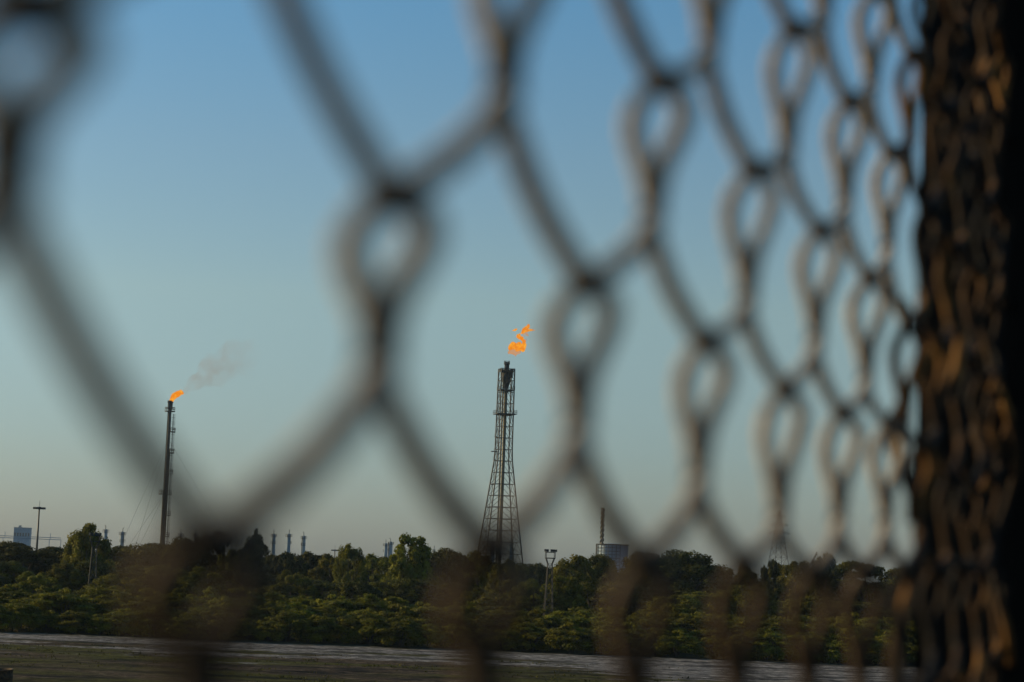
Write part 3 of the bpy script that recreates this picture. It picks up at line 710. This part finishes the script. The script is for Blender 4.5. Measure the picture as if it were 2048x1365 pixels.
# ------------------------------------------------------------------ plant beyond the trees
def lattice(mb, h0, h1, H, n, leg, br, z0=0):
    for cx, cy in CORN: mb.tube([(cx * h0, cy * h0, z0), (cx * h1, cy * h1, z0 + H)], leg, 5)
    for i in range(n):
        a, c = i / n, (i + 1) / n; ha, hc = h0 + (h1 - h0) * a, h0 + (h1 - h0) * c
        for k in range(4):
            p, q = CORN[k], CORN[(k + 1) % 4]
            mb.tube([(p[0] * ha, p[1] * ha, z0 + H * a), (q[0] * hc, q[1] * hc, z0 + H * c)], br, 4)
            mb.tube([(q[0] * ha, q[1] * ha, z0 + H * a), (p[0] * hc, p[1] * hc, z0 + H * c)], br, 4)
            mb.tube([(p[0] * hc, p[1] * hc, z0 + H * c), (q[0] * hc, q[1] * hc, z0 + H * c)], br, 4)

def high_mast(px, top, Y, label, s=1.0):
    X, Z = xz(px, top, Y); o = thing('high_mast_light', label, 'mast light', (X, Y, 0), .3)
    b = MB(); b.tube([(0, 0, 0), (0, 0, Z * .5), (0, 0, Z - .8 * s)], [.42 * s, .33 * s, .22 * s], 10); b.build('pole', M['galv'], o, True)
    b = MB(); b.lathe([(.3 * s, Z - 1.1 * s), (1.0 * s, Z - .9 * s), (1.0 * s, Z - .5 * s), (.3 * s, Z - .3 * s)], 12)
    b.tube([(1.4 * s * math.cos(a), 1.4 * s * math.sin(a), Z - .7 * s) for a in np.linspace(0, 2 * math.pi, 13)], .09 * s, 5); b.build('lamp_ring', M['lamp'], o)
    for k in range(8):
        a = k * .785; b = MB(); b.box((1.45 * s * math.cos(a), 1.45 * s * math.sin(a), Z - .75 * s), (.85 * s, .6 * s, .62 * s), a); b.build('floodlight', M['lamp'], o)
    b = MB(); b.tube([(0, 0, Z - .3 * s), (0, 0, Z + 1.6 * s)], .06 * s, 5); b.build('lightning_rod', M['galv'], o)
high_mast(79, 1012, 520, 'high mast light with ring of floodlights at far left', .85)
high_mast(670, 1098, 1250, 'tiny far mast light right of the three pale chimneys', 1.3)

def floodlight_tower(px, top, Y, label):
    X, Z = xz(px, top, Y); o = thing('floodlight_tower', label, 'floodlight tower', (X, Y, .3), .12); Z -= .3
    b = MB(); lattice(b, .62, .26, Z - 1.7, 11, .055, .022); b.build('lattice_mast', M['steel'], o)
    b = MB()
    for cx, cy in CORN: b.tube([(cx * .26, cy * .26, Z - 1.8), (cx * .5, cy * .45, Z - 1.1)], .05, 5)
    b.box((0, 0, Z - 1.08), (1.15, 1.0, .12))
    for cx, cy in CORN: b.tube([(cx * .55, cy * .45, Z - 1.1), (cx * .55, cy * .45, Z - .35)], .04, 5)
    for k in range(4):
        a, c = CORN[k], CORN[(k + 1) % 4]; b.tube([(a[0] * .55, a[1] * .45, Z - .38), (c[0] * .55, c[1] * .45, Z - .38)], .05, 5)
    b.build('head_frame', M['soot'], o)
    for k, x in enumerate((-.62, -.36, .1, .36, .62)):
        b = MB(); b.box((x, -.3 + .12 * (k % 2), Z - .16), (.26, .22, .30), .3 * (k - 2)); b.tube([(x, -.3, Z - .38), (x, -.3, Z - .2)], .03, 4); b.build('floodlight', M['lamp'], o)
floodlight_tower(1101, 1099, 244, 'slim lattice floodlight tower in the middle, in front of the trees')
floodlight_tower(191, 1066, 252, 'slim lattice floodlight tower against the sunlit ragged tree at left')

def chimney(px, top, Y, wpx, label, group, pl=True):
    X, Z = xz(px, top, Y); r = wpx * Y / FPX / 2
    o = thing('process_column', label, 'column', (X, Y, 0), px * .1, group)
    b = MB(); b.lathe([(r, 0), (r, Z * .55), (r * .92, Z * .57), (r * .9, Z - 1.4), (r * .5, Z - .4), (0, Z)], 16); b.build('shell', M['chim'], o, True)
    b = MB(); ring_platform(b, (0, 0), r * 1.5, Z - 2.2, 1.4, inner=r * .8, th=.25, sr=.1); b.build('platform', M['steel'], o); b = MB(); ring_platform(b, (0, 0), r * 1.4, Z - 6.5, 1.4, -1.5, 1.5, inner=r * .8, th=.25, sr=.1); b.build('platform', M['steel'], o)
    b = MB(); b.tube([(r * 1.25, -.3, 0), (r * 1.25, -.3, Z - .5)], .22, 6); b.tube([(.3, 0, Z - .3), (.3, 0, Z + 1.6), (1.2, 0, Z + 2.2)], .2, 6); b.build('vent_pipe', M['steel'], o)
g3 = 'hazy process columns'
for px_, tp, wp, Y, lb in ((212, 1058, 8, 1250, 'hazy grey column just right of the tall ragged tree'), (245, 1063, 9, 1200, 'grey column left of the guyed flare stack, clear of the trees'),
        (362, 1066, 8, 1250, 'grey column just right of the guyed flare stack, blurred by the wire'), (391, 1066, 8, 1250, 'grey column blurred by the wire, second right of the guyed stack'), (419, 1072, 7, 1250, 'grey column blurred by the wire knot, third right of the guyed stack'),
        (548, 1067, 8, 1250, 'leftmost of the three pale chimneys right of the pointed tree'), (578, 1067, 8.5, 1230, 'middle one of the three pale chimneys'), (608, 1071, 8, 1250, 'rightmost of the three pale chimneys'),
        (1022, 1083, 8, 1200, 'grey column seen through the right side of the derrick'), (985, 1082, 10, 1200, 'grey column seen through the left side of the derrick')):
    chimney(px_, tp, Y, wp, lb, g3)
chimney(772, 1086, 1400, 8, 'left, lower one of the twin blue towers', 'twin blue towers')
chimney(782, 1083, 1400, 8, 'right, taller one of the twin blue towers', 'twin blue towers')
chimney(868, 1098, 1500, 4, 'tiny far column left of the big domed tree', g3)

# round tank with a screen of scaffold bays
YT = 900
Xa, Za = xz(1196, 1088, YT); Xb, _ = xz(1257, 1088, YT); rT = (Xb - Xa) / 2
tk = thing('round_tank', 'round blue grey tank with a grid of framing on its left', 'tank', ((Xa + Xb) / 2, YT, 0))
b = MB(); b.lathe([(rT, 0), (rT, Za - .3), (rT * .97, Za), (0, Za + .4)], 36); b.build('shell', M['clad'], tk, True)
b = MB(); b.tube([(rT * 1.02 * math.cos(a), rT * 1.02 * math.sin(a), Za - .15) for a in np.linspace(0, 2 * math.pi, 37)], .22, 6); b.build('rim', M['steel'], tk)
b = MB()
for a in np.linspace(math.pi * .85, math.pi * 1.62, 11): b.tube([((rT + .8) * math.cos(a), (rT + .8) * math.sin(a), 0), ((rT + .8) * math.cos(a), (rT + .8) * math.sin(a), Za)], .13, 5)
for z in np.arange(2, Za, 1.55): b.tube([((rT + .8) * math.cos(a), (rT + .8) * math.sin(a), z) for a in np.linspace(math.pi * .85, math.pi * 1.62, 16)], .12, 5)
b.build('scaffold', M['steel'], tk)
Xs, Zs = xz(1206, 1016, 940)
stk = thing('striped_stack', 'slender stack with spiral fins rising behind the round tank', 'chimney', (Xs, 940, 0))
b = MB(); b.lathe([(.7, 0), (.6, Zs), (.45, Zs), (.45, Zs - 1)], 14); b.build('flue', M['pipe'], stk, True)
for k in range(3):
    b = MB(); vs = []; fsx = []
    nn_ = 120
    for i in range(nn_):
        z = 8 + (Zs - 8.2) * i / (nn_ - 1); a = k * 2.094 + i * .22
        vs += [(.6 * math.cos(a), .6 * math.sin(a), z - .12), (1.0 * math.cos(a), 1.0 * math.sin(a), z - .12), (1.0 * math.cos(a), 1.0 * math.sin(a), z + .12), (.6 * math.cos(a), .6 * math.sin(a), z + .12)]
        if i: fsx += [((i - 1) * 4 + q, (i - 1) * 4 + (q + 1) % 4, i * 4 + (q + 1) % 4, i * 4 + q) for q in range(4)]
    b.add(vs, fsx); b.build('spiral_fin', M['soot'], stk)

# power pylon and crane at right
Xp, Zp = xz(1559, 1022, 880)
py_ = thing('power_pylon', 'lattice power pylon at right, mostly behind the wire', 'pylon', (Xp, 880, 0), .35)
b = MB(); lattice(b, 5.2, 2.3, Zp * .55, 5, .13, .065); lattice(b, 2.3, .8, Zp * .35, 6, .11, .06, Zp * .55); lattice(b, .8, .15, Zp * .10, 2, .12, .07, Zp * .9); b.build('lattice_body', M['galv'], py_)
for z, w in ((.72, 5.5), (.82, 4.5), (.92, 3.2)):
    b = MB()
    for s in (-1, 1):
        for y in (-.6, .6): b.tube([(0, y, Zp * z), (s * w, 0, Zp * z + .2)], .09, 4); b.tube([(0, y, Zp * z + 1.6), (s * w, 0, Zp * z + .2)], .08, 4)
    b.build('cross_arm', M['galv'], py_)
Xc, Zc = xz(1634, 1104, 900)
cr_ = thing('lattice_crane', 'little crane boom sticking up over the trees at right', 'crane', (Xc, 900, 0))
b = MB()
for dy in (-.5, .5):
    for dz in (0, 1.0): b.tube([(-9, dy, 1.5 + dz * .4), (0, dy * .5, Zc - 1 + dz)], .13, 5)
for i in range(16):
    q, q2 = i / 16, (i + 1) / 16; b.tube([(-9 + 9 * q, -.5, 1.5 + (Zc - 2.5) * q), (-9 + 9 * q2, .5, 2.0 + (Zc - 2.2) * q2)], .08, 4)
b.build('boom', M['steel'], cr_)
b = MB(); b.box((-10, 0, 1.2), (5, 3, 2.4)); b.box((-8.6, 1.0, 3), (1.8, 1.4, 1.6)); b.build('cab', M['steel'], cr_)
b = MB(); b.tube([(0, 0, Zc), (.4, 0, Zc - 2.5), (.4, 0, Zc - 6)], .06, 4); b.build('hoist_rope', M['steel'], cr_)

# hazy block and pipe rack at far left
YB = 2300
Xa, Za = xz(30, 1056, YB); Xb, _ = xz(62, 1056, YB)
bl = thing('industrial_building', 'pale hazy rectangular block far off at left', 'building', ((Xa + Xb) / 2, YB, 0), .12)
w_ = (Xb - Xa); b = MB(); b.box((0, 0, Za / 2), (w_, 14, Za)); b.build('wall', M['clad'], bl)
b = MB(); b.box((0, 0, Za + .3), (w_ * 1.03, 14.6, .7)); b.box((-w_ * .18, 0, Za + 1.7), (3, 3, 2.4))
for x in np.linspace(-w_ / 2, w_ / 2, 7): b.tube([(x, -7, Za), (x, -7, Za + 1.6)], .12, 4)
b.build('roof', M['conc'], bl)
b = MB()
for i in range(6): b.box((-w_ / 2 + w_ * (i + .5) / 6, -7.1, Za * .72), (w_ * .1, .12, Za * .16))
b.build('window', M['lamp'], bl)
YR = 1300
rk = thing('pipe_rack', 'low pale pipe bridge on posts above the far left trees', 'pipe rack', (0, YR, 0))
pa, pb_ = at(-40, 1074, YR), at(122, 1080, YR)
b = MB(); zr = pa.z
for dz in (0, 1.2): b.tube([(pa.x, 0, zr + dz), (pb_.x, 0, zr + dz)], .2, 6)
b.build('pipe', M['clad'], rk)
b = MB(); x = pa.x
while x <= pb_.x + .1:
    b.tube([(x, 0, 0), (x, 0, zr + .2)], .2, 6); x += (pb_.x - pa.x) / 7
for x in (at(10, 1070, YR).x, at(101, 1070, YR).x): b.tube([(x, 0, zr), (x, 0, zr + 4)], .2, 5)
b.build('post', M['clad'], rk)

# ------------------------------------------------------------------ things on the mud
pt = at(2, 1339, 131)
dr = thing('rusty_drum', 'dark rusty open drum at the bottom left corner', 'drum', (pt.x, 131, -.05), 0)
H_ = pt.z + .05
b = MB(); b.lathe([(.80, 0), (.83, .08), (.80, .14), (.80, H_ * .45), (.83, H_ * .5), (.80, H_ * .55), (.82, H_ - .06), (.85, H_ - .03), (.85, H_), (.78, H_), (.78, .1), (0, .1)], 28); o = b.build('shell', M['drum'], dr, True)
dr.rotation_euler = (0.05, -.05, 0)
rg = np.random.default_rng(5)
b = MB()
for k in range(420):
    x = at(rg.uniform(10, 145), 1360, 128.5).x; y = rg.uniform(126.5, 129.5); h = rg.uniform(.1, .42); a = rg.uniform(0, 6.28); w = .025; lx, ly = rg.normal() * .08, rg.normal() * .08
    b.add([(x - w * math.cos(a), y - w * math.sin(a), -.05), (x + w * math.cos(a), y + w * math.sin(a), -.05), (x + lx, y + ly, h)], [(0, 1, 2)])
o = b.build('weeds', M['leafd']); tag(o, 'sparse dark weeds on the mud beside the drum', 'weeds'); o['kind'] = 'stuff'

b = MB()
for k in range(900):
    y = rg.uniform(128, 186); x = rg.uniform(-46, 16) * (y / 170); cl_ = noise.noise(Vector((x * .06, y * .12, 2)))
    if cl_ < -.05: continue
    for q in range(5):
        a = rg.uniform(0, 6.28); w = rg.uniform(.04, .09); h = rg.uniform(.06, .2); ox, oy = rg.normal() * .25, rg.normal() * .25; lx, ly = rg.normal() * .12, rg.normal() * .12
        b.add([(x + ox - w * math.cos(a), y + oy - w * math.sin(a), -.03), (x + ox + w * math.cos(a), y + oy + w * math.sin(a), -.03), (x + ox + lx, y + oy + ly, h)], [(0, 1, 2)])
tag(b.build('low_weeds', M['leafd']), 'low green weeds scattered over the damp mud', 'weeds', kind='stuff')

# ------------------------------------------------------------------ haze
hb = MB(); hb.box((0, 1150, 59), (6200, 4300, 120))
hm = bpy.data.materials.new('haze_air'); hm.use_nodes = True; n = hm.node_tree; n.nodes.remove(n.nodes['Principled BSDF'])
pv = n.nodes.new('ShaderNodeVolumePrincipled'); pv.inputs['Color'].default_value = (.62, .80, 1.0, 1); pv.inputs['Density'].default_value = .00006; pv.inputs['Anisotropy'].default_value = .0
n.links.new(pv.outputs[0], n.nodes['Material Output'].inputs['Volume'])
ho = hb.build('haze', hm); tag(ho, kind='stuff')
